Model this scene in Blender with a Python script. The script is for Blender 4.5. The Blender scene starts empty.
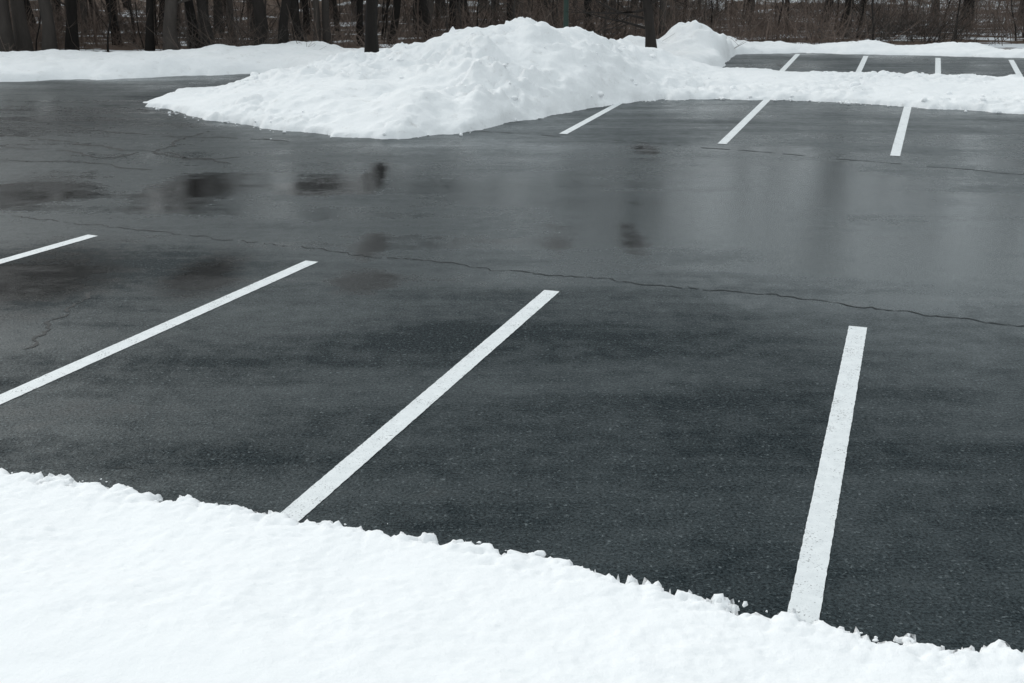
import bpy, math, random
import numpy as np
from mathutils import Vector, Matrix
random.seed(7)
rng = np.random.RandomState(11)
scene = bpy.context.scene
scene.view_settings.view_transform = 'Standard'
scene.view_settings.look = 'None'
scene.view_settings.exposure = 0

# ------------------------------------------------------------ camera
P = math.radians(18.73); F = 1140.0; H = 3.0
cam = bpy.data.cameras.new("camera"); co = bpy.data.objects.new("camera", cam)
scene.collection.objects.link(co); scene.camera = co
co.location = (0, 0, H); co.rotation_euler = (math.pi/2 - P, 0, 0)
cam.sensor_width = 36; cam.lens = F/1024*36; cam.clip_end = 2000

# survey helpers: photo measurements -> positions on the real ground
def ray(u, v):
    a = (u-512)/F; b = -(v-341.5)/F
    return a, math.cos(P)+b*math.sin(P), -math.sin(P)+b*math.cos(P)
def G(u, v, z=0.0):
    a, dy, dz = ray(u, v); t = (z-H)/dz
    return (a*t, dy*t)
def AD(u, v, D):
    a, dy, dz = ray(u, v); t = D/dy
    return (a*t, D, H+dz*t)

# ------------------------------------------------------------ numpy noise
TAB = rng.rand(256, 256)
def vn(x, y):
    xi = np.floor(x).astype(int); yi = np.floor(y).astype(int)
    fx = x-xi; fy = y-yi
    fx = fx*fx*fx*(fx*(fx*6-15)+10); fy = fy*fy*fy*(fy*(fy*6-15)+10)
    a = TAB[xi & 255, yi & 255]; b = TAB[(xi+1) & 255, yi & 255]
    c = TAB[xi & 255, (yi+1) & 255]; d = TAB[(xi+1) & 255, (yi+1) & 255]
    return ((a*(1-fx)+b*fx)*(1-fy)+(c*(1-fx)+d*fx)*fy)*2-1
def fbm(x, y, s, o=4, off=0.0, gain=.5):
    r = 0; amp = 1; c, sn = math.cos(.6), math.sin(.6)
    x = x*s+off; y = y*s+off*1.7
    for _ in range(o):
        r = r+amp*vn(x, y); amp *= gain
        x, y = (x*c-y*sn)*2.03+17.3, (x*sn+y*c)*2.03+9.1
    return r
def billow(x, y, s, o=3, off=0.0):
    r = 0; amp = 1; c, sn = math.cos(.7), math.sin(.7)
    x = x*s+off; y = y*s+off*1.3
    for _ in range(o):
        r = r+amp*(1-np.abs(vn(x, y))*2); amp *= .5
        x, y = (x*c-y*sn)*2.1+7.3, (x*sn+y*c)*2.1+3.1
    return r
def lump(x, y, s, o=3, off=0.0):      # rounded lumps with creases between
    r = 0; amp = 1; c, sn = math.cos(.7), math.sin(.7)
    x = x*s+off; y = y*s+off*1.3
    for _ in range(o):
        r = r+amp*(np.sqrt(np.abs(vn(x, y))+.01)*1.6-.7); amp *= .5
        x, y = (x*c-y*sn)*2.1+7.3, (x*sn+y*c)*2.1+3.1
    return r
def sstep(a, b, x):
    t = np.clip((x-a)/(b-a), 0, 1); return t*t*(3-2*t)

def grid_mesh(name, xs, ys, Z, mat, keep=-1e9, attrs=None):
    nx, ny = len(xs), len(ys)
    X, Y = np.meshgrid(xs, ys, indexing='ij')
    V = np.stack([X, Y, Z], -1).reshape(-1, 3)
    i = np.arange(nx-1)[:, None]*ny+np.arange(ny-1)[None, :]
    Fc = np.stack([i, i+ny, i+ny+1, i+1], -1).reshape(-1, 4)
    zf = V[:, 2]
    m = np.max(zf[Fc], axis=1) > keep
    Fc = Fc[m]
    used = np.unique(Fc); remap = -np.ones(len(V), int); remap[used] = np.arange(len(used))
    V = V[used]; Fc = remap[Fc]
    me = bpy.data.meshes.new(name)
    me.vertices.add(len(V)); me.vertices.foreach_set("co", V.ravel())
    me.loops.add(len(Fc)*4); me.loops.foreach_set("vertex_index", Fc.ravel().astype(np.int32))
    me.polygons.add(len(Fc)); me.polygons.foreach_set("loop_start", (np.arange(len(Fc))*4).astype(np.int32))
    me.polygons.foreach_set("loop_total", np.full(len(Fc), 4, np.int32))
    me.update(calc_edges=True); me.validate()
    me.polygons.foreach_set("use_smooth", np.ones(len(me.polygons), bool))
    if attrs:
        for k, A in attrs.items():
            at = me.attributes.new(k, 'FLOAT', 'POINT')
            at.data.foreach_set("value", A.reshape(-1)[used].astype(np.float32))
    ob = bpy.data.objects.new(name, me); scene.collection.objects.link(ob)
    me.materials.append(mat)
    return ob

def mesh_obj(name, verts, faces, mat, smooth=False, link=True):
    me = bpy.data.meshes.new(name); me.from_pydata(verts, [], faces); me.update()
    if smooth:
        me.polygons.foreach_set("use_smooth", np.ones(len(me.polygons), bool))
    me.materials.append(mat)
    ob = bpy.data.objects.new(name, me)
    if link: scene.collection.objects.link(ob)
    return ob

# ------------------------------------------------------------ node helpers
class NT:
    def __init__(s, name):
        s.m = bpy.data.materials.new(name); s.m.use_nodes = True
        s.t = s.m.node_tree; s.b = s.t.nodes["Principled BSDF"]
        s.geo = s.t.nodes.new("ShaderNodeNewGeometry")
    def n(s, typ, **kw):
        x = s.t.nodes.new(typ)
        for k, v in kw.items():
            if hasattr(x, k): setattr(x, k, v)
            else: x.inputs[k.replace('_', ' ')].default_value = v
        return x
    def l(s, a, b): s.t.links.new(a, b)
    def pos(s, scale=(1, 1, 1), rot=0):
        mp = s.n("ShaderNodeMapping"); s.l(s.geo.outputs["Position"], mp.inputs["Vector"])
        mp.inputs["Scale"].default_value = scale; mp.inputs["Rotation"].default_value = (0, 0, rot)
        return mp.outputs[0]
    def noise(s, scale, detail=4, rough=.55, vec=None):
        x = s.n("ShaderNodeTexNoise"); x.inputs["Scale"].default_value = scale
        x.inputs["Detail"].default_value = detail; x.inputs["Roughness"].default_value = rough
        s.l(vec if vec is not None else s.geo.outputs["Position"], x.inputs["Vector"])
        return x.outputs["Fac"]
    def mr(s, val, a, b, c=0., d=1.):
        x = s.n("ShaderNodeMapRange"); s.l(val, x.inputs[0])
        for i, v in enumerate((a, b, c, d)): x.inputs[i+1].default_value = v
        return x.outputs[0]
    def math(s, op, a, b=None, clamp=False):
        x = s.n("ShaderNodeMath"); x.operation = op; x.use_clamp = clamp
        for i, v in enumerate((a, b)):
            if v is None: continue
            if isinstance(v, (int, float)): x.inputs[i].default_value = v
            else: s.l(v, x.inputs[i])
        return x.outputs[0]
    def mix(s, fac, a, b):
        x = s.n("ShaderNodeMix"); x.data_type = 'RGBA'
        if isinstance(fac, (int, float)): x.inputs[0].default_value = fac
        else: s.l(fac, x.inputs[0])
        for i, v in ((6, a), (7, b)):
            if isinstance(v, tuple): x.inputs[i].default_value = (*v, 1)
            else: s.l(v, x.inputs[i])
        return x.outputs[2]
    def bump(s, h, strength, dist, prev=None):
        x = s.n("ShaderNodeBump"); x.inputs["Strength"].default_value = strength
        x.inputs["Distance"].default_value = dist; s.l(h, x.inputs["Height"])
        if prev is not None: s.l(prev, x.inputs["Normal"])
        return x.outputs[0]
    def attr(s, name):
        x = s.n("ShaderNodeAttribute"); x.attribute_name = name; return x.outputs["Fac"]
    def out(s, sock, inp): 
        i = s.b.inputs[inp]
        if isinstance(sock, (int, float)): i.default_value = sock
        elif isinstance(sock, tuple): i.default_value = (*sock, 1)
        else: s.l(sock, i)

ROW = math.atan2(-0.385, 0.923)   # direction of the parking rows

# asphalt
A = NT("wet_asphalt")
wet = A.attr("wet"); dark_refl = A.attr("dark_refl")
streak = A.noise(1.0, 6, .62, A.pos((.22, 1.3, 1), -ROW))
fine = A.noise(55, 3, .8)
mid = A.noise(5, 5, .7)
w2 = A.math('ADD', wet, A.math('MULTIPLY', A.math('SUBTRACT', streak, .5), .9))
w2 = A.math('ADD', w2, A.math('MULTIPLY', A.math('SUBTRACT', mid, .5), .6), clamp=True)
refl_mask = A.math('ADD', dark_refl, A.math('MULTIPLY', A.math('SUBTRACT', mid, .5), 1.1))
refl_mask = A.math('ADD', refl_mask, A.math('MULTIPLY', A.math('SUBTRACT', streak, .5), 2.0))
refl_mask = A.mr(refl_mask, .25, .80)
col = A.mix(A.mr(fine, .40, .62), (.0022, .0046, .0060), (.029, .040, .045))
speck = A.noise(30, 3, .75)
col = A.mix(A.mr(speck, .60, .66), col, (.12, .14, .146))
col = A.mix(A.math('MULTIPLY', w2, .6), col, (.005, .012, .0135))
col = A.mix(refl_mask, col, (.003, .0035, .0035))  # dark reflections of trees and woods painted into the asphalt colour
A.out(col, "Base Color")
rg = A.mr(w2, .1, .80, .50, .19)
A.out(A.math('MULTIPLY', rg, A.mr(refl_mask, 0, 1, 1, .42)), "Roughness")
sp = A.mr(w2, .05, .64, .06, .56)
sp = A.math('MULTIPLY', sp, A.mr(refl_mask, 0, 1, 1, .40))  # specular cut in the same patches to deepen the painted reflections
sp = A.math('MULTIPLY', sp, A.mr(fine, .38, .62, .5, 1.5))
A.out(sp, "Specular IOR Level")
A.out((.77, .97, 1.0), "Specular Tint")
A.out(1.42, "IOR")
bst = A.mr(w2, .1, .65, .8, .06)
bn = A.n("ShaderNodeBump"); bn.inputs["Distance"].default_value = .006
A.l(bst, bn.inputs["Strength"]); A.l(A.math('ADD', fine, speck), bn.inputs["Height"])
b2 = A.bump(A.noise(1.3, 1, .5), .18, .01, bn.outputs[0])
A.out(b2, "Normal")

# crack
C = NT("crack"); C.out(C.mix(C.noise(12), (.006, .008, .008), (.024, .028, .03)), "Base Color"); C.out(.5, "Roughness"); C.out(.15, "Specular IOR Level")

# paint
Pn = NT("white_road_paint")
ed = Pn.noise(70, 4, .75); lg = Pn.noise(5, 4, .6)
wear = Pn.mr(Pn.math('ADD', ed, Pn.math('MULTIPLY', lg, .35)), .76, .86)
base = Pn.mix(Pn.noise(14, 5, .6), (.60, .63, .64), (.88, .90, .90))
Pn.out(Pn.mix(wear, base, (.14, .14, .14)), "Base Color"); Pn.out(.45, "Roughness"); Pn.out(.3, "Specular IOR Level")
Pn.out(Pn.bump(Pn.noise(90, 3, .7), .6, .004), "Normal")

# snow
def snow_mat(name, dirt, b1, b2_, lo, hi):
    S = NT(name)
    c = S.mix(S.noise(1.3, 5, .6), lo, hi)
    d = S.noise(3.5, 8, .75)
    c = S.mix(S.math('MULTIPLY', S.mr(d, .58, .76), dirt), c, (.42, .40, .37))
    S.out(c, "Base Color"); S.out(.75, "Roughness"); S.out(.12, "Specular IOR Level")
    b = S.bump(S.noise(42, 3, .7), b1, .010)
    b = S.bump(S.noise(8, 4, .6), b2_, .04, b)
    S.out(b, "Normal")
    return S.m
snow = snow_mat("snow", .05, .45, .2, (.87, .885, .895), (.925, .93, .935)); snow_p = snow_mat("ploughed_snow", .55, .5, .5, (.77, .79, .80), (.89, .895, .90))

# woodland floor
W = NT("leaf_litter_and_snow")
lf = W.mix(W.noise(5, 7, .8), (.035, .028, .023), (.16, .11, .082))
sx = W.n("ShaderNodeSeparateXYZ"); W.l(W.geo.outputs["Position"], sx.inputs[0])
bias = W.mr(sx.outputs[0], 4, 24, 0, .09)
sn = W.mr(W.math('ADD', W.noise(.45, 7, .65, W.pos((.7, 1, 1))), bias), .555, .61)
W.out(W.mix(sn, lf, (.72, .75, .78)), "Base Color"); W.out(.9, "Roughness"); W.out(.1, "Specular IOR Level")
W.out(W.bump(W.noise(12, 5, .8), .8, .08), "Normal")

def bark_mat(name, a, b):
    B = NT(name)
    oi = B.n("ShaderNodeObjectInfo")
    c = B.mix(B.noise(8, 5, .7, B.pos((1, 1, .2))), a, b)
    c2 = B.mix(B.mr(oi.outputs["Random"], 0, 1, 0, .6), c, tuple(x*.45 for x in a))
    B.out(c2, "Base Color"); B.out(.9, "Roughness"); B.out(.15, "Specular IOR Level")
    return B.m
bark = bark_mat("bark", (.04, .035, .032), (.115, .10, .09))
barkd = bark_mat("dark_wet_bark", (.015, .0135, .012), (.045, .039, .036))
twig = bark_mat("brush_stems", (.10, .076, .064), (.27, .205, .172))

# ------------------------------------------------------------ ground
xs = np.concatenate([np.linspace(-600, -80, 14)[:-1], np.arange(-80, 80, 2.), np.linspace(80, 600, 14)])
ys = np.concatenate([np.linspace(-200, -10, 8)[:-1], np.arange(-10, 130, 2.), np.linspace(130, 900, 16)])
X, Y = np.meshgrid(xs, ys, indexing='ij')
def gz(X, Y): return -0.03+sstep(60, 150, Y)*12
Z = gz(X, Y)+sstep(42, 60, Y)*.25*fbm(X, Y, .15, 3)
grid_mesh("ground", xs, ys, Z, W.m)

# ------------------------------------------------------------ asphalt
xs = np.concatenate([np.arange(-70, -14, 1.), np.arange(-14, 16, .1), np.arange(16, 71, 1.)])
ys = np.concatenate([np.arange(-8, 4, 1.), np.arange(4, 38.7, .1)])
X, Y = np.meshgrid(xs, ys, indexing='ij')
n_ = np.array([.385, .923])
S_ = X*n_[0]+Y*n_[1]          # distance across the rows
x0, y0 = G(512, 268); s_seam = x0*n_[0]+y0*n_[1]
x0, y0 = G(760, 150); s_far = x0*n_[0]+y0*n_[1]
nz = fbm(X, Y, .35, 4, 3.)
wet_a = .18+.42*sstep(s_seam-2.2, s_seam+1.8, S_+.7*nz)-.08*sstep(s_far-1, s_far+2, S_+nz*.6)
dark_refl_a = X*0
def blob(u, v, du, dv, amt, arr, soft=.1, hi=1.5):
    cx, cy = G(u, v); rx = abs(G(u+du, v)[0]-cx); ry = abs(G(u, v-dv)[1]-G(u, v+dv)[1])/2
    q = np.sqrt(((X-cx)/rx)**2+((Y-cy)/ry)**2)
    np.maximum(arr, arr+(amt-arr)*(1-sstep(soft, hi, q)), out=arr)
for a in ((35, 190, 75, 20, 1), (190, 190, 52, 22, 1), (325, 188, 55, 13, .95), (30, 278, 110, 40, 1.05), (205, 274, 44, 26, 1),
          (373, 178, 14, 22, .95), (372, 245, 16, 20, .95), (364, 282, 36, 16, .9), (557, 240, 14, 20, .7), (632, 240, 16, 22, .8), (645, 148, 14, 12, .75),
          (60, 120, 170, 26, .66), (200, 108, 60, 12, .5), (500, 235, 140, 8, .35)): blob(*a, dark_refl_a)  # smooth wet patches with tree and post reflections painted in dark
blob(800, 210, 360, 75, .84, wet_a); blob(500, 165, 260, 32, .76, wet_a); blob(560, 385, 460, 26, .36, wet_a)
wet_a -= .17*(1-sstep(-8, -3.5, X))*sstep(13, 16, Y)*(1-sstep(27, 29, Y))
wet_a += .16*fbm(X, Y, .5, 4, 9.)
grid_mesh("parking_lot_asphalt", xs, ys, X*0, A.m, attrs={"wet": np.clip(wet_a, 0, 1), "dark_refl": dark_refl_a})

# ------------------------------------------------------------ painted lines
def line_mesh(p, q, w=.15, z=.004, seed=0):
    p = Vector(p); q = Vector(q); d = (q-p); L = d.length; d /= L; n = Vector((-d.y, d.x))
    N = int(L/.03)+1; r = random.Random(seed); vs = []; fs = []
    for i in range(N+1):
        c = p+d*(L*i/N)
        a = w/2+r.uniform(-.002, .002); b = w/2+r.uniform(-.002, .002)
        vs += [(c.x+n.x*a, c.y+n.y*a, z), (c.x-n.x*b, c.y-n.y*b, z)]
        if i: k = 2*i; fs.append((k-2, k-1, k+1, k))
    return vs, fs
def add_line(far, near, length):
    f_ = Vector(G(*far)); n2 = Vector(G(*near)); d = (n2-f_).normalized()
    v, fc = line_mesh(f_, f_+d*length, seed=int(far[0]))
    mesh_obj("parking_line", v, fc, Pn.m); return f_, d
ends = []
for far, near in (((93, 235.5), (0, 262)), ((312, 261.5), (0, 400)), ((552, 291), (288, 519)), ((858, 327), (801, 628))):
    ends.append(add_line(far, near, 5.6))
st = (ends[3][0]-ends[1][0])/2; dd = ends[3][1]
for k in (1, 2, 3):
    for s0, sg in ((ends[3][0], 1), (ends[0][0], -1)):
        a = s0+st*sg*k; v, fc = line_mesh(a, a+dd*5.6, seed=k); mesh_obj("parking_line", v, fc, Pn.m)
fe = []
for far, near in (((620, 103), (563, 134)), ((768, 99), (722, 144)), ((908, 106), (895, 156))):
    f_ = Vector(G(*far)); n2 = Vector(G(*near)); d = (f_-n2).normalized()
    v, fc = line_mesh(n2, f_+d*.5, seed=int(far[0])); mesh_obj("parking_line", v, fc, Pn.m); fe.append(n2)
st = (fe[2]-fe[0])/2
for k in (1, 2, 3):
    a = fe[2]+st*k; v, fc = line_mesh(a, a+d*6, seed=k); mesh_obj("parking_line", v, fc, Pn.m)
for far, near in (((798, 54), (781, 72)), ((866, 56), (857, 75)), ((938, 58), (938, 78)), ((1011, 60), (1023, 82))):
    f_ = Vector(G(*far)); n2 = Vector(G(*near))
    v, fc = line_mesh(n2, f_, seed=int(far[0])); mesh_obj("parking_line", v, fc, Pn.m)

# ------------------------------------------------------------ cracks
cv, cf = [], []
def crack(pts, w=.02, jag=.05, step=.12, seed=0, gap=.06):
    r = random.Random(seed); W_ = [Vector(G(*p)) for p in pts]
    path = []; off = 0
    for a, b in zip(W_[:-1], W_[1:]):
        L = (b-a).length; N = max(2, int(L/step)); n = Vector((-(b-a).y, (b-a).x)).normalized()
        for i in range(N):
            off = off*.8+r.gauss(0, jag*.4); path.append(a.lerp(b, i/N)+n*off)
    base = len(cv); k = 0; on = True
    for i, c in enumerate(path):
        d = (path[min(i+1, len(path)-1)]-path[max(i-1, 0)]).normalized(); n = Vector((-d.y, d.x))
        ww = w*r.uniform(.2, 1.)/2*(.2 if i in (0, len(path)-1) else 1)
        cv.append((c.x+n.x*ww, c.y+n.y*ww, .003)); cv.append((c.x-n.x*ww, c.y-n.y*ww, .003))
        if on and r.random() < gap: on = False
        elif not on and r.random() < .5: on = True
        if i and on: k = base+2*i; cf.append((k-2, k-1, k+1, k))
crack([(-250, 190), (0, 214), (250, 243), (512, 271), (640, 284), (780, 298), (1024, 327), (1300, 358)], .028, .06, .05, seed=1, gap=.06)
crack([(-60, 126), (60, 140), (160, 152), (245, 163)], .11, .12, seed=2, gap=.03)
crack([(20, 120), (120, 132), (205, 137), (300, 140)], .09, .1, seed=3)
crack([(430, 128), (600, 139), (760, 152), (1024, 175), (1200, 190)], .05, .05, seed=4, gap=.12)
crack([(150, 152), (185, 137), (215, 130)], .10, .1, seed=5)
crack([(24, 350), (48, 325), (78, 302), (100, 290)], .045, .08, .06, seed=6, gap=.03)
crack([(0, 160), (90, 163), (160, 170)], .07, .1, seed=7)
crack([(160, 152), (180, 160), (250, 158)], .08, .1, seed=8)
crack([(0, 146), (60, 150), (100, 158), (150, 152)], .08, .1, seed=10)
crack([(190, 482), (160, 470), (100, 468)], .007, .03, .05, seed=11)
crack([(0, 100), (90, 104), (150, 112)], .07, .1, seed=12)
mesh_obj("asphalt_crack", cv, cf, C.m)

# ------------------------------------------------------------ foreground snow
epx = [(-400, 398), (-200, 432), (0, 466), (60, 478), (120, 491), (200, 505), (285, 521), (370, 533), (450, 541), (540, 560), (620, 583), (700, 605), (800, 628), (900, 645), (1024, 661), (1200, 690), (1500, 740)]
ew = np.array([G(p[0], p[1]+5) for p in epx])
xs = np.concatenate([np.arange(-25, -5, .25), np.arange(-5, 4.5, .016), np.arange(4.5, 22, .25)])
ys = np.concatenate([np.arange(-14, 2, .4), np.arange(2, 9.5, .016), np.arange(9.5, 16, .2)])
X, Y = np.meshgrid(xs, ys, indexing='ij')
ex = np.concatenate([[-40], ew[:, 0], [40]]); ey = np.concatenate([[ew[0, 1]+.385/.923*(ew[0, 0]+40)], ew[:, 1], [ew[-1, 1]-.4*(40-ew[-1, 0])]])
d = (np.interp(X, ex, ey)-Y)*.92
dn = d+.07*fbm(X, Y, 1.3, 2, 5.)+.055*fbm(X, Y, 6, 5, 1., .75)
Z = .05*(1-np.exp(-np.clip(dn, 0, 9)/.03))+.13*sstep(0, 1.6, dn)+.10*sstep(1, 6, dn)
edge = np.exp(-np.clip(dn, 0, 9)/.20)
Z = Z+.030*lump(X, Y, 7, 3, 2.)*edge+.012*lump(X, Y, 22, 2, 4.)*edge+.03*fbm(X, Y, .9, 3)*sstep(0, .6, dn)+.003*fbm(X, Y, 9, 3)
Z = np.where(dn < 0, -.03, np.maximum(Z, .010))
grid_mesh("snow_bank", xs, ys, Z, snow, keep=0)

# ------------------------------------------------------------ ploughed snow pile + verge
front = np.array([G(*p) for p in [(138, 105), (150, 108), (200, 119), (260, 129), (330, 135), (400, 137), (470, 132), (520, 120), (560, 113), (620, 103), (700, 99), (780, 100), (908, 107), (1024, 113), (1300, 130)]])
rid = [(150, 104, 24.6), (190, 101, 25.), (225, 90, 25.2), (270, 76, 25.6), (330, 66, 26), (385, 58, 26.3), (410, 51, 26.4), (440, 39, 26.5), (490, 26, 26.8), (520, 19, 27), (548, 22, 27), (575, 30, 27.2), (610, 40, 27.6), (650, 51, 28), (690, 63, 28.3), (730, 75, 28.2), (800, 77, 27.8), (908, 79, 27.2), (1024, 83, 26.4), (1300, 90, 24.5)]
R = np.array([AD(*p) for p in rid])
xs = np.concatenate([np.arange(-8.6, 12, .05), np.arange(12, 45, .25)])
ys = np.arange(13, 32, .05)
X, Y = np.meshgrid(xs, ys, indexing='ij')
yf = np.interp(X, front[:, 0], front[:, 1]); yf = np.where(X > front[-1, 0], front[-1, 1]-.42*(X-front[-1, 0]), yf)
yr = np.interp(X, R[:, 0], R[:, 1]); yr = np.where(X > R[-1, 0], R[-1, 1]-.42*(X-R[-1, 0]), yr)
zr = np.interp(X, R[:, 0], R[:, 2])
yf += .22*fbm(X, X*0+3, .7, 3, 2.)
t = (Y-yf)/(yr-yf); back = 2.2+zr*1.2
tb = (yr+back-Y)/back
prof = np.where(Y < yr, np.clip(t, 0, 1), np.clip(tb, 0, 1))
dn = np.where(Y < yr, Y-yf, yr+back-Y)+.15*fbm(X, Y, 1.4, 4, 4., .6)
dn = np.minimum(dn, (X+7.75)*1.2+.25*fbm(X, Y, 1.5, 3, 8.))
prof = np.clip(prof+.18*fbm(X, Y, .5, 3, 31.)*sstep(0, .3, prof)*(1-sstep(.7, 1, prof)), 0, 1)
sh = 1-(1-prof)**1.6
Z = zr*sh*.95+.10*(1-np.exp(-np.clip(dn, 0, 9)/.08))
amp = np.clip(zr*.6, .10, .8)*sstep(0, 1.2, dn)
patch = sstep(-.35, .35, fbm(X, Y, .5, 3, 22.))      # chunky areas vs smooth drifts
Z = Z+amp*(.20*fbm(X, Y, .55, 3, 6.)+.14*fbm(X, Y, 1.4, 3, 1.)+.15*patch*(billow(X, Y, 1.9, 3, 2.)-.6))
Z += (.010+.050*patch)*lump(X, Y, 4.2, 3, 5.)*sstep(0, .3, dn)+.010*fbm(X, Y, 10, 2)
Z = np.where(dn < 0, -.03, np.maximum(Z, .02))
pile = (X.copy(), Y.copy(), Z.copy())
grid_mesh("snow_pile", xs, ys, Z, snow_p, keep=0)
ppatch = patch

# ------------------------------------------------------------ far snow verge
fx = np.array([-70, G(0, 82)[0]-20, G(0, 82)[0], G(100, 80)[0], G(200, 76)[0], G(280, 73)[0], -5.2, 4.6, 5.9, G(735, 55)[0], G(800, 53)[0], G(1024, 58)[0], 70])
fy = np.array([24, 26.5, G(0, 82)[1], G(100, 80)[1], G(200, 76)[1], G(280, 73)[1], 29.2, 29.2, 33.0, G(735, 55)[1], G(800, 53)[1], G(1024, 58)[1], 34])
xs = np.concatenate([np.arange(-70, -20, .5), np.arange(-20, 22, .1), np.arange(22, 70, .5)])
ys = np.arange(22, 50, .1)
X, Y = np.meshgrid(xs, ys, indexing='ij')
yf = np.interp(X, fx, fy); dn = Y-yf+.22*fbm(X, Y, .8, 4, 12.)
wd = np.interp(X, [-70, -14, -6, 5, 8, 14, 70], [6, 6, 7, 8, 3.4, 3.2, 4])
bk = yf+wd-Y+1.0*fbm(X, Y, .4, 3, 3.)
hh = np.interp(X, [-70, -14, -5, 2, 6, 9, 14, 70], [.42, .42, .38, .4, .42, .28, .22, .3])
Z = hh*(1-np.exp(-np.clip(dn, 0, 50)/.5))*sstep(-.5, 2., bk)
Z += .08*fbm(X, Y, .6, 4, 2.)*sstep(0, 1, dn)+.05*lump(X, Y, 2.2, 3)*sstep(0, .4, dn)
wx = X+.5*fbm(X, Y, .8, 3, 44.); wy = Y+.5*fbm(X, Y, .8, 3, 54.)
def mound(u, v, D, rx, ry, sub):
    global Z
    px, py, pz = AD(u, v, D); q = np.sqrt(((wx-px)/rx)**2+((wy-py)/ry)**2)
    Z = Z+(pz-sub)*np.clip(1-q*q, 0, 1)**1.4*sstep(0, .8, dn+.4)
mound(686, 28, 36.3, 1.9, 2.4, .42); mound(722, 42, 36.0, 1.9, 2.0, .38); mound(660, 40, 36.4, 1.8, 2.2, .40)
Z += .12*(billow(X, Y, 1.5, 4, 7.)-.6)*np.clip((Z-.5)*2, 0, 1)
Z = np.where((dn < 0) | (bk < -.4), -.05, np.maximum(Z, -.02))
grid_mesh("snow_verge", xs, ys, Z, snow_p, keep=0)

# ------------------------------------------------------------ snow clods
import bmesh
bm = bmesh.new(); bmesh.ops.create_icosphere(bm, subdivisions=2, radius=1)
iv = np.array([v.co[:] for v in bm.verts]); ifc = np.array([[v.index for v in f.verts] for f in bm.faces]); bm.free()
def clods(name, pts):
    VV = []; FF = []
    for k, (x, y, z, r) in enumerate(pts):
        s = np.array([rng.uniform(.7, 1.3), rng.uniform(.7, 1.3), rng.uniform(.5, .9)])*r
        nn = 1+.28*vn(iv[:, 0]*1.7+k*3.1, iv[:, 1]*1.7+iv[:, 2]*2.3+k)[:, None]+.1*vn(iv[:, 0]*5+k, iv[:, 2]*5+iv[:, 1]*4)[:, None]
        v = iv*nn*s
        VV.append(v+np.array([x, y, z])); FF.append(ifc+len(iv)*k)
    mesh_obj(name, np.concatenate(VV).tolist(), np.concatenate(FF).tolist(), snow, True)
pts = []
for _ in range(170):
    x = rng.uniform(-4.8, 3.6); y = np.interp(x, ex, ey)
    r = min(abs(rng.normal(0, .005))+.003, .012); off = rng.exponential(.03)
    pts.append((x, y+off, r*.4, r))
for u, v in ((120, 489), (540, 556), (531, 558), (695, 602), (425, 538), (905, 643)):
    x, y = G(u, v); pts.append((x, y-.03, .03, .026))
clods("snow_clods", pts)
PX, PY, PZ = pile; pts = []
for _ in range(1300):
    i = rng.randint(0, 400); j = rng.randint(0, PX.shape[1])
    if PZ[i, j] > .03 and ppatch[i, j] > rng.rand(): r = min(abs(rng.normal(0, .03))+.012, .1); pts.append((PX[i, j], PY[i, j], PZ[i, j]+r*.1, r))
fr = front
for _ in range(200):
    x = rng.uniform(-7.5, 11); y = np.interp(x, fr[:, 0], fr[:, 1])-rng.exponential(.12)+.1
    r = abs(rng.normal(0, .015))+.008; pts.append((x, y, r*.4, r))
clods("snow_clods", pts)

# ------------------------------------------------------------ trees
def tube(V, Fc, pts, rads, sides):
    base = len(V)
    for i, (p, r) in enumerate(zip(pts, rads)):
        d = (pts[min(i+1, len(pts)-1)]-pts[max(i-1, 0)]).normalized()
        a = d.orthogonal().normalized() if abs(d.z) < .9 else Vector((1, 0, 0)); b = d.cross(a).normalized(); a = b.cross(d)
        for k in range(sides):
            t_ = 2*math.pi*k/sides; V.append(tuple(p+a*(math.cos(t_)*r)+b*(math.sin(t_)*r)))
    for i in range(len(pts)-1):
        for k in range(sides):
            a0 = base+i*sides+k; a1 = base+i*sides+(k+1) % sides
            Fc.append((a0, a1, a1+sides, a0+sides))
def grow(V, Fc, r_, start, dirn, L, rad, lvl, cfg):
    N = cfg['seg'][lvl]; pts = [start.copy()]; rads = [rad]; d = dirn.normalized(); p = start.copy()
    for i in range(N):
        j = cfg['wob'][lvl]
        d = (d+Vector((r_.gauss(0, j), r_.gauss(0, j), r_.gauss(0, j)+cfg['up'][lvl]))).normalized()
        p = p+d*(L/N); pts.append(p.copy()); rads.append(max(rad*(1-(i+1)/N*.85), .004))
    if lvl == 0 and cfg.get('flare'): rads[0] *= 1.35
    tube(V, Fc, pts, rads, cfg['sides'][lvl])
    if lvl+1 < len(cfg['seg']):
        nb = cfg['nb'][lvl]
        for k in range(nb):
            t_ = cfg['t0'][lvl]+(1-cfg['t0'][lvl])*(k+r_.random())/nb
            x = t_*N; i = min(int(x), N-1); q = pts[i].lerp(pts[i+1], x-i); rr = rads[i]*(1-(x-i))+rads[i+1]*(x-i)
            dd_ = (pts[i+1]-pts[i]).normalized(); az = r_.uniform(0, 2*math.pi)
            o = dd_.orthogonal().normalized(); o = Matrix.Rotation(az, 3, dd_) @ o
            an = r_.uniform(*cfg['ang'][lvl]); nd = dd_*math.cos(an)+o*math.sin(an)
            grow(V, Fc, r_, q, nd, L*cfg['lr'][lvl]*(1.15-t_*.75)*r_.uniform(.7, 1.2), max(rr*cfg['rr'][lvl], .008), lvl+1, cfg)
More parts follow.
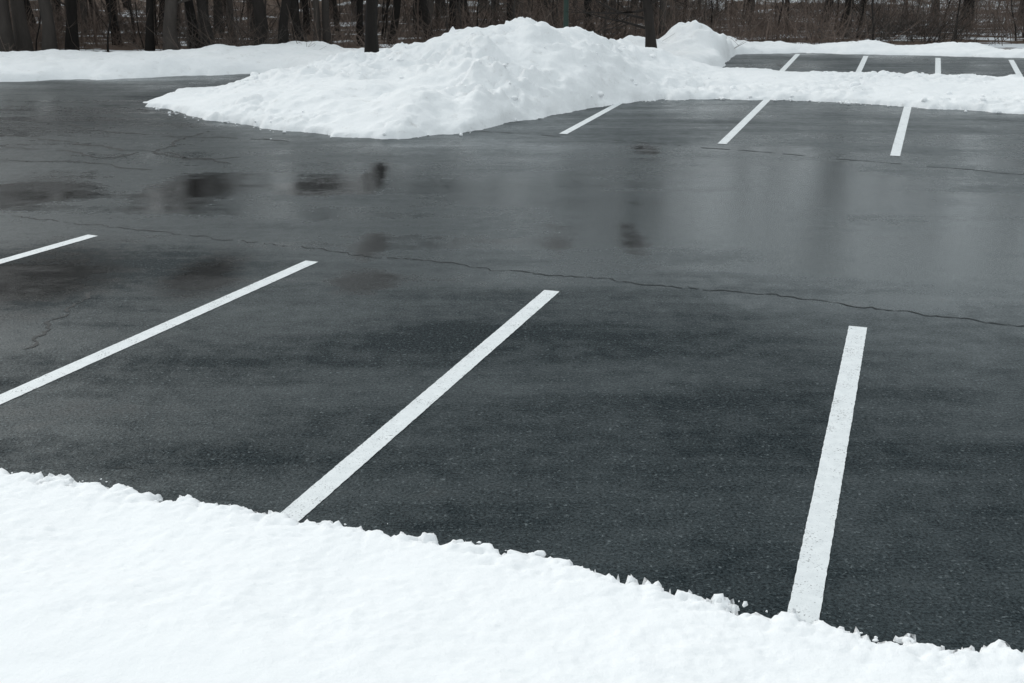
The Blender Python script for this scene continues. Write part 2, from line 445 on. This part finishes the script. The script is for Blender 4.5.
def tree_mesh(name, seed, h, r0, mat, nb=(20, 7, 4), t0=.25, lr=.38, sides=(8, 4, 3, 3), seg=(9, 4, 2, 1), wob=(.05, .14, .18, .2), ang0=(.6, 1.15), up=.07):
    V, Fc = [], []; r_ = random.Random(seed)
    cfg = dict(seg=seg[:len(nb)+1], wob=wob, up=(.03, up, .04, .02), sides=sides, nb=nb, t0=(t0, .2, .2),
               ang=(ang0, (.5, 1.0), (.5, 1.)), lr=(lr, .42, .45), rr=(.36, .5, .55), flare=True)
    grow(V, Fc, r_, Vector((0, 0, -.1)), Vector((0, 0, 1)), h, r0, 0, cfg)
    me = bpy.data.meshes.new(name); me.from_pydata(V, [], Fc); me.materials.append(mat)
    me.polygons.foreach_set("use_smooth", np.ones(len(me.polygons), bool)); me.update()
    return me
def put(name, me, loc, parent=None, rz=0, sc=(1, 1, 1)):
    o = bpy.data.objects.new(name, me); scene.collection.objects.link(o)
    o.location = loc; o.rotation_euler = (0, 0, rz); o.scale = sc
    if parent: o.parent = parent
    return o
x, y, z = AD(372, 64, 30.2)
put("bare_tree", tree_mesh("bare_tree", 3, 9.5, .17, barkd, nb=(22, 8, 4), t0=.3), (x, y, .25))
x, y, z = AD(652, 57, 32.3)
put("bare_tree", tree_mesh("bare_tree", 25, 8.0, .15, barkd, nb=(46, 8, 4), t0=.10, ang0=(1.1, 1.5), lr=.33, up=.03, seg=(10, 6, 3, 2), wob=(.05, .08, .14, .2)), (x, y, .3), None, 1.2)

wood = bpy.data.objects.new("distant_woodland", None); scene.collection.objects.link(wood)
vars_ = [tree_mesh("woodland_tree", 100+i, random.uniform(12, 15), random.uniform(.13, .2), [barkd, bark][i % 2], nb=(19, 8), t0=random.choice((.12, .25, .35)), lr=.36, sides=(7, 3, 3), seg=(12, 4, 2, 1), wob=(.075, .14, .18, .2)) for i in range(7)]
sap = [tree_mesh("sapling", 200+i, random.uniform(4, 6.5), random.uniform(.03, .05), [twig, bark, barkd][i % 3], nb=(12, 5), t0=.08, lr=.4, sides=(5, 3, 3), wob=(.1, .14, .18)) for i in range(6)]
r_ = random.Random(5)
def edgeY(x): return float(np.interp(x, [-70, -14, -6, 5, 8, 14, 70], [33, 35.5, 37, 40, 42, 42, 40]))
def gzf(y): return float(gz(np.array(0.), np.array(y)))-.03
# stout trees along the woodland edge on the left
for u, yy, s in ((8, 37, 1.7), (26, 38, 1.3), (50, 36.5, 1.5), (72, 39, 1.1), (150, 38, 1.0), (172, 37, 1.3), (196, 39, 1.2), (212, 37.5, 1.0), (262, 38, 1.6), (283, 37, 1.2), (300, 40, 1.2), (330, 39, 1.0), (118, 42, 1.1), (430, 41, 1.1), (455, 44, 1.0), (590, 44, .9), (845, 46, .9)):
    x = (u-512)/F*(yy*.95+.9)
    put("tree", vars_[(u*3) % 7], (x, yy, -.05), wood, u, (s, s, 1.0))
for _ in range(330):
    x = r_.uniform(-52, 52); yy = edgeY(x)+2+abs(r_.gauss(0, 1))*20
    if x > 4 and r_.random() < .6: continue
    s = r_.uniform(.75, 1.25)
    put("tree", r_.choice(vars_), (x, yy, gzf(yy)), wood, r_.uniform(0, 6.28), (s*r_.uniform(.5, 1.3),)*2+(s,))
for _ in range(280):
    x = r_.uniform(-40, 42); yy = edgeY(x)+.5+abs(r_.gauss(0, 1))*15
    s = r_.uniform(.6, 1.25)
    put("sapling", r_.choice(sap), (x, yy, gzf(yy)), wood, r_.uniform(0, 6.28), (s, s, s))

brush = bpy.data.objects.new("undergrowth_brush", None); scene.collection.objects.link(brush)
def brush_mesh(seed):
    V, Fc = [], []; q = random.Random(seed)
    for _ in range(60):
        p = Vector((q.gauss(0, 1.1), q.gauss(0, .8), -.05)); d = Vector((q.gauss(0, .45), q.gauss(0, .45), 1)).normalized()
        L = q.uniform(.4, 2.2); r0 = q.uniform(.005, .013)
        pts = [p]; 
        for k in range(3): d = (d+Vector((q.gauss(0, .2), q.gauss(0, .2), q.gauss(0, .1)))).normalized(); pts.append(pts[-1]+d*L/3)
        tube(V, Fc, pts, [r0, r0*.8, r0*.6, r0*.3], 3)
        for b in range(3):
            k = q.randint(1, 2); dd_ = (Vector((q.gauss(0, 1), q.gauss(0, 1), .7))).normalized()
            e = pts[k]+dd_*q.uniform(.2, .7); tube(V, Fc, [pts[k], e], [r0*.5, r0*.25], 3)
    me = bpy.data.meshes.new("brush"); me.from_pydata(V, [], Fc); me.materials.append(twig if seed % 3 else bark); me.update(); return me
bv = [brush_mesh(i) for i in range(6)]
for _ in range(400):
    x = r_.uniform(-36, 38); yy = edgeY(x)+abs(r_.gauss(0, 1))*15
    if x < -2 and r_.random() < .3: continue
    s = r_.uniform(.5, 1.2)
    put("brush", r_.choice(bv), (x, yy, gzf(yy)), brush, r_.uniform(0, 6.28), (s*1.3, s*1.3, s))

# ------------------------------------------------------------ lamp post
g = NT("dark_green_metal"); g.out(g.mix(g.noise(12), (.004, .020, .013), (.008, .032, .022)), "Base Color"); g.out(.5, "Roughness"); 
gl = NT("lantern_glass"); gl.out((.25, .27, .27), "Base Color"); gl.out(.2, "Roughness")
x, y, z = AD(566, 20, 32.0)
lp = bpy.data.objects.new("lamp_post", None); scene.collection.objects.link(lp); lp.location = (x, y, 0)
def lathe(name, prof_, mat, sides=16):
    V, Fc = [], []
    for r, zz in prof_:
        for k in range(sides): a = 2*math.pi*k/sides; V.append((r*math.cos(a), r*math.sin(a), zz))
    for i in range(len(prof_)-1):
        for k in range(sides):
            a0 = i*sides+k; a1 = i*sides+(k+1) % sides; Fc.append((a0, a1, a1+sides, a0+sides))
    o = mesh_obj(name, V, Fc, mat, True); o.parent = lp; return o
lathe("pole", [(.17, 0), (.17, .1), (.13, .16), (.12, .5), (.085, .6), (.072, .7), (.062, 2.8), (.10, 2.84), (.10, 2.88), (.05, 2.93)], g.m)
lathe("lantern_glass", [(.0, 2.93), (.11, 2.95), (.17, 3.4)], gl.m, 6)
lathe("lantern_cap", [(.24, 3.40), (.25, 3.43), (.16, 3.55), (.05, 3.64), (.03, 3.72), (.0, 3.76)], g.m)
for k in range(6):
    a = 2*math.pi*k/6; V, Fc = [], []
    tube(V, Fc, [Vector((.115*math.cos(a), .115*math.sin(a), 2.94)), Vector((.178*math.cos(a), .178*math.sin(a), 3.41))], [.012, .012], 6)
    o = mesh_obj("lantern_bar", V, Fc, g.m); o.parent = lp

# ------------------------------------------------------------ light
SE, SA = math.radians(38), math.radians(-40)
w = bpy.data.worlds.new("World"); scene.world = w; w.use_nodes = True; nt = w.node_tree; bg = nt.nodes["Background"]
sky = nt.nodes.new("ShaderNodeTexSky"); sky.sky_type = 'NISHITA'; sky.sun_disc = False
sky.sun_elevation = SE; sky.sun_rotation = SA; sky.air_density = 1.0; sky.dust_density = 6.0
hs = nt.nodes.new("ShaderNodeHueSaturation"); hs.inputs["Saturation"].default_value = .22
nt.links.new(sky.outputs[0], hs.inputs["Color"])
tc = nt.nodes.new("ShaderNodeTexCoord"); cn = nt.nodes.new("ShaderNodeTexNoise"); cn.inputs["Scale"].default_value = 2.5; cn.inputs["Detail"].default_value = 4
nt.links.new(tc.outputs["Generated"], cn.inputs["Vector"])
cr = nt.nodes.new("ShaderNodeMapRange"); nt.links.new(cn.outputs["Fac"], cr.inputs[0])
cr.inputs[1].default_value = .3; cr.inputs[2].default_value = .7; cr.inputs[3].default_value = 6.9; cr.inputs[4].default_value = 9.4
cc = nt.nodes.new("ShaderNodeMix"); cc.data_type = 'RGBA'; cc.blend_type = 'MULTIPLY'; cc.inputs[0].default_value = 1
nt.links.new(cr.outputs[0], cc.inputs[6]); cc.inputs[7].default_value = (.89, .98, 1.02, 1)
mx = nt.nodes.new("ShaderNodeMix"); mx.data_type = 'RGBA'; mx.inputs[0].default_value = .75
nt.links.new(hs.outputs[0], mx.inputs[6]); nt.links.new(cc.outputs[2], mx.inputs[7])
nt.links.new(mx.outputs[2], bg.inputs["Color"]); bg.inputs["Strength"].default_value = .12
sl = bpy.data.lights.new("sun", 'SUN'); sl.energy = 0.8; sl.angle = math.radians(15); sl.color = (1, .98, .95)
so = bpy.data.objects.new("sun", sl); scene.collection.objects.link(so)
dv = Vector((math.sin(SA)*math.cos(SE), math.cos(SA)*math.cos(SE), math.sin(SE)))
so.rotation_euler = (-dv).to_track_quat('-Z', 'Y').to_euler()
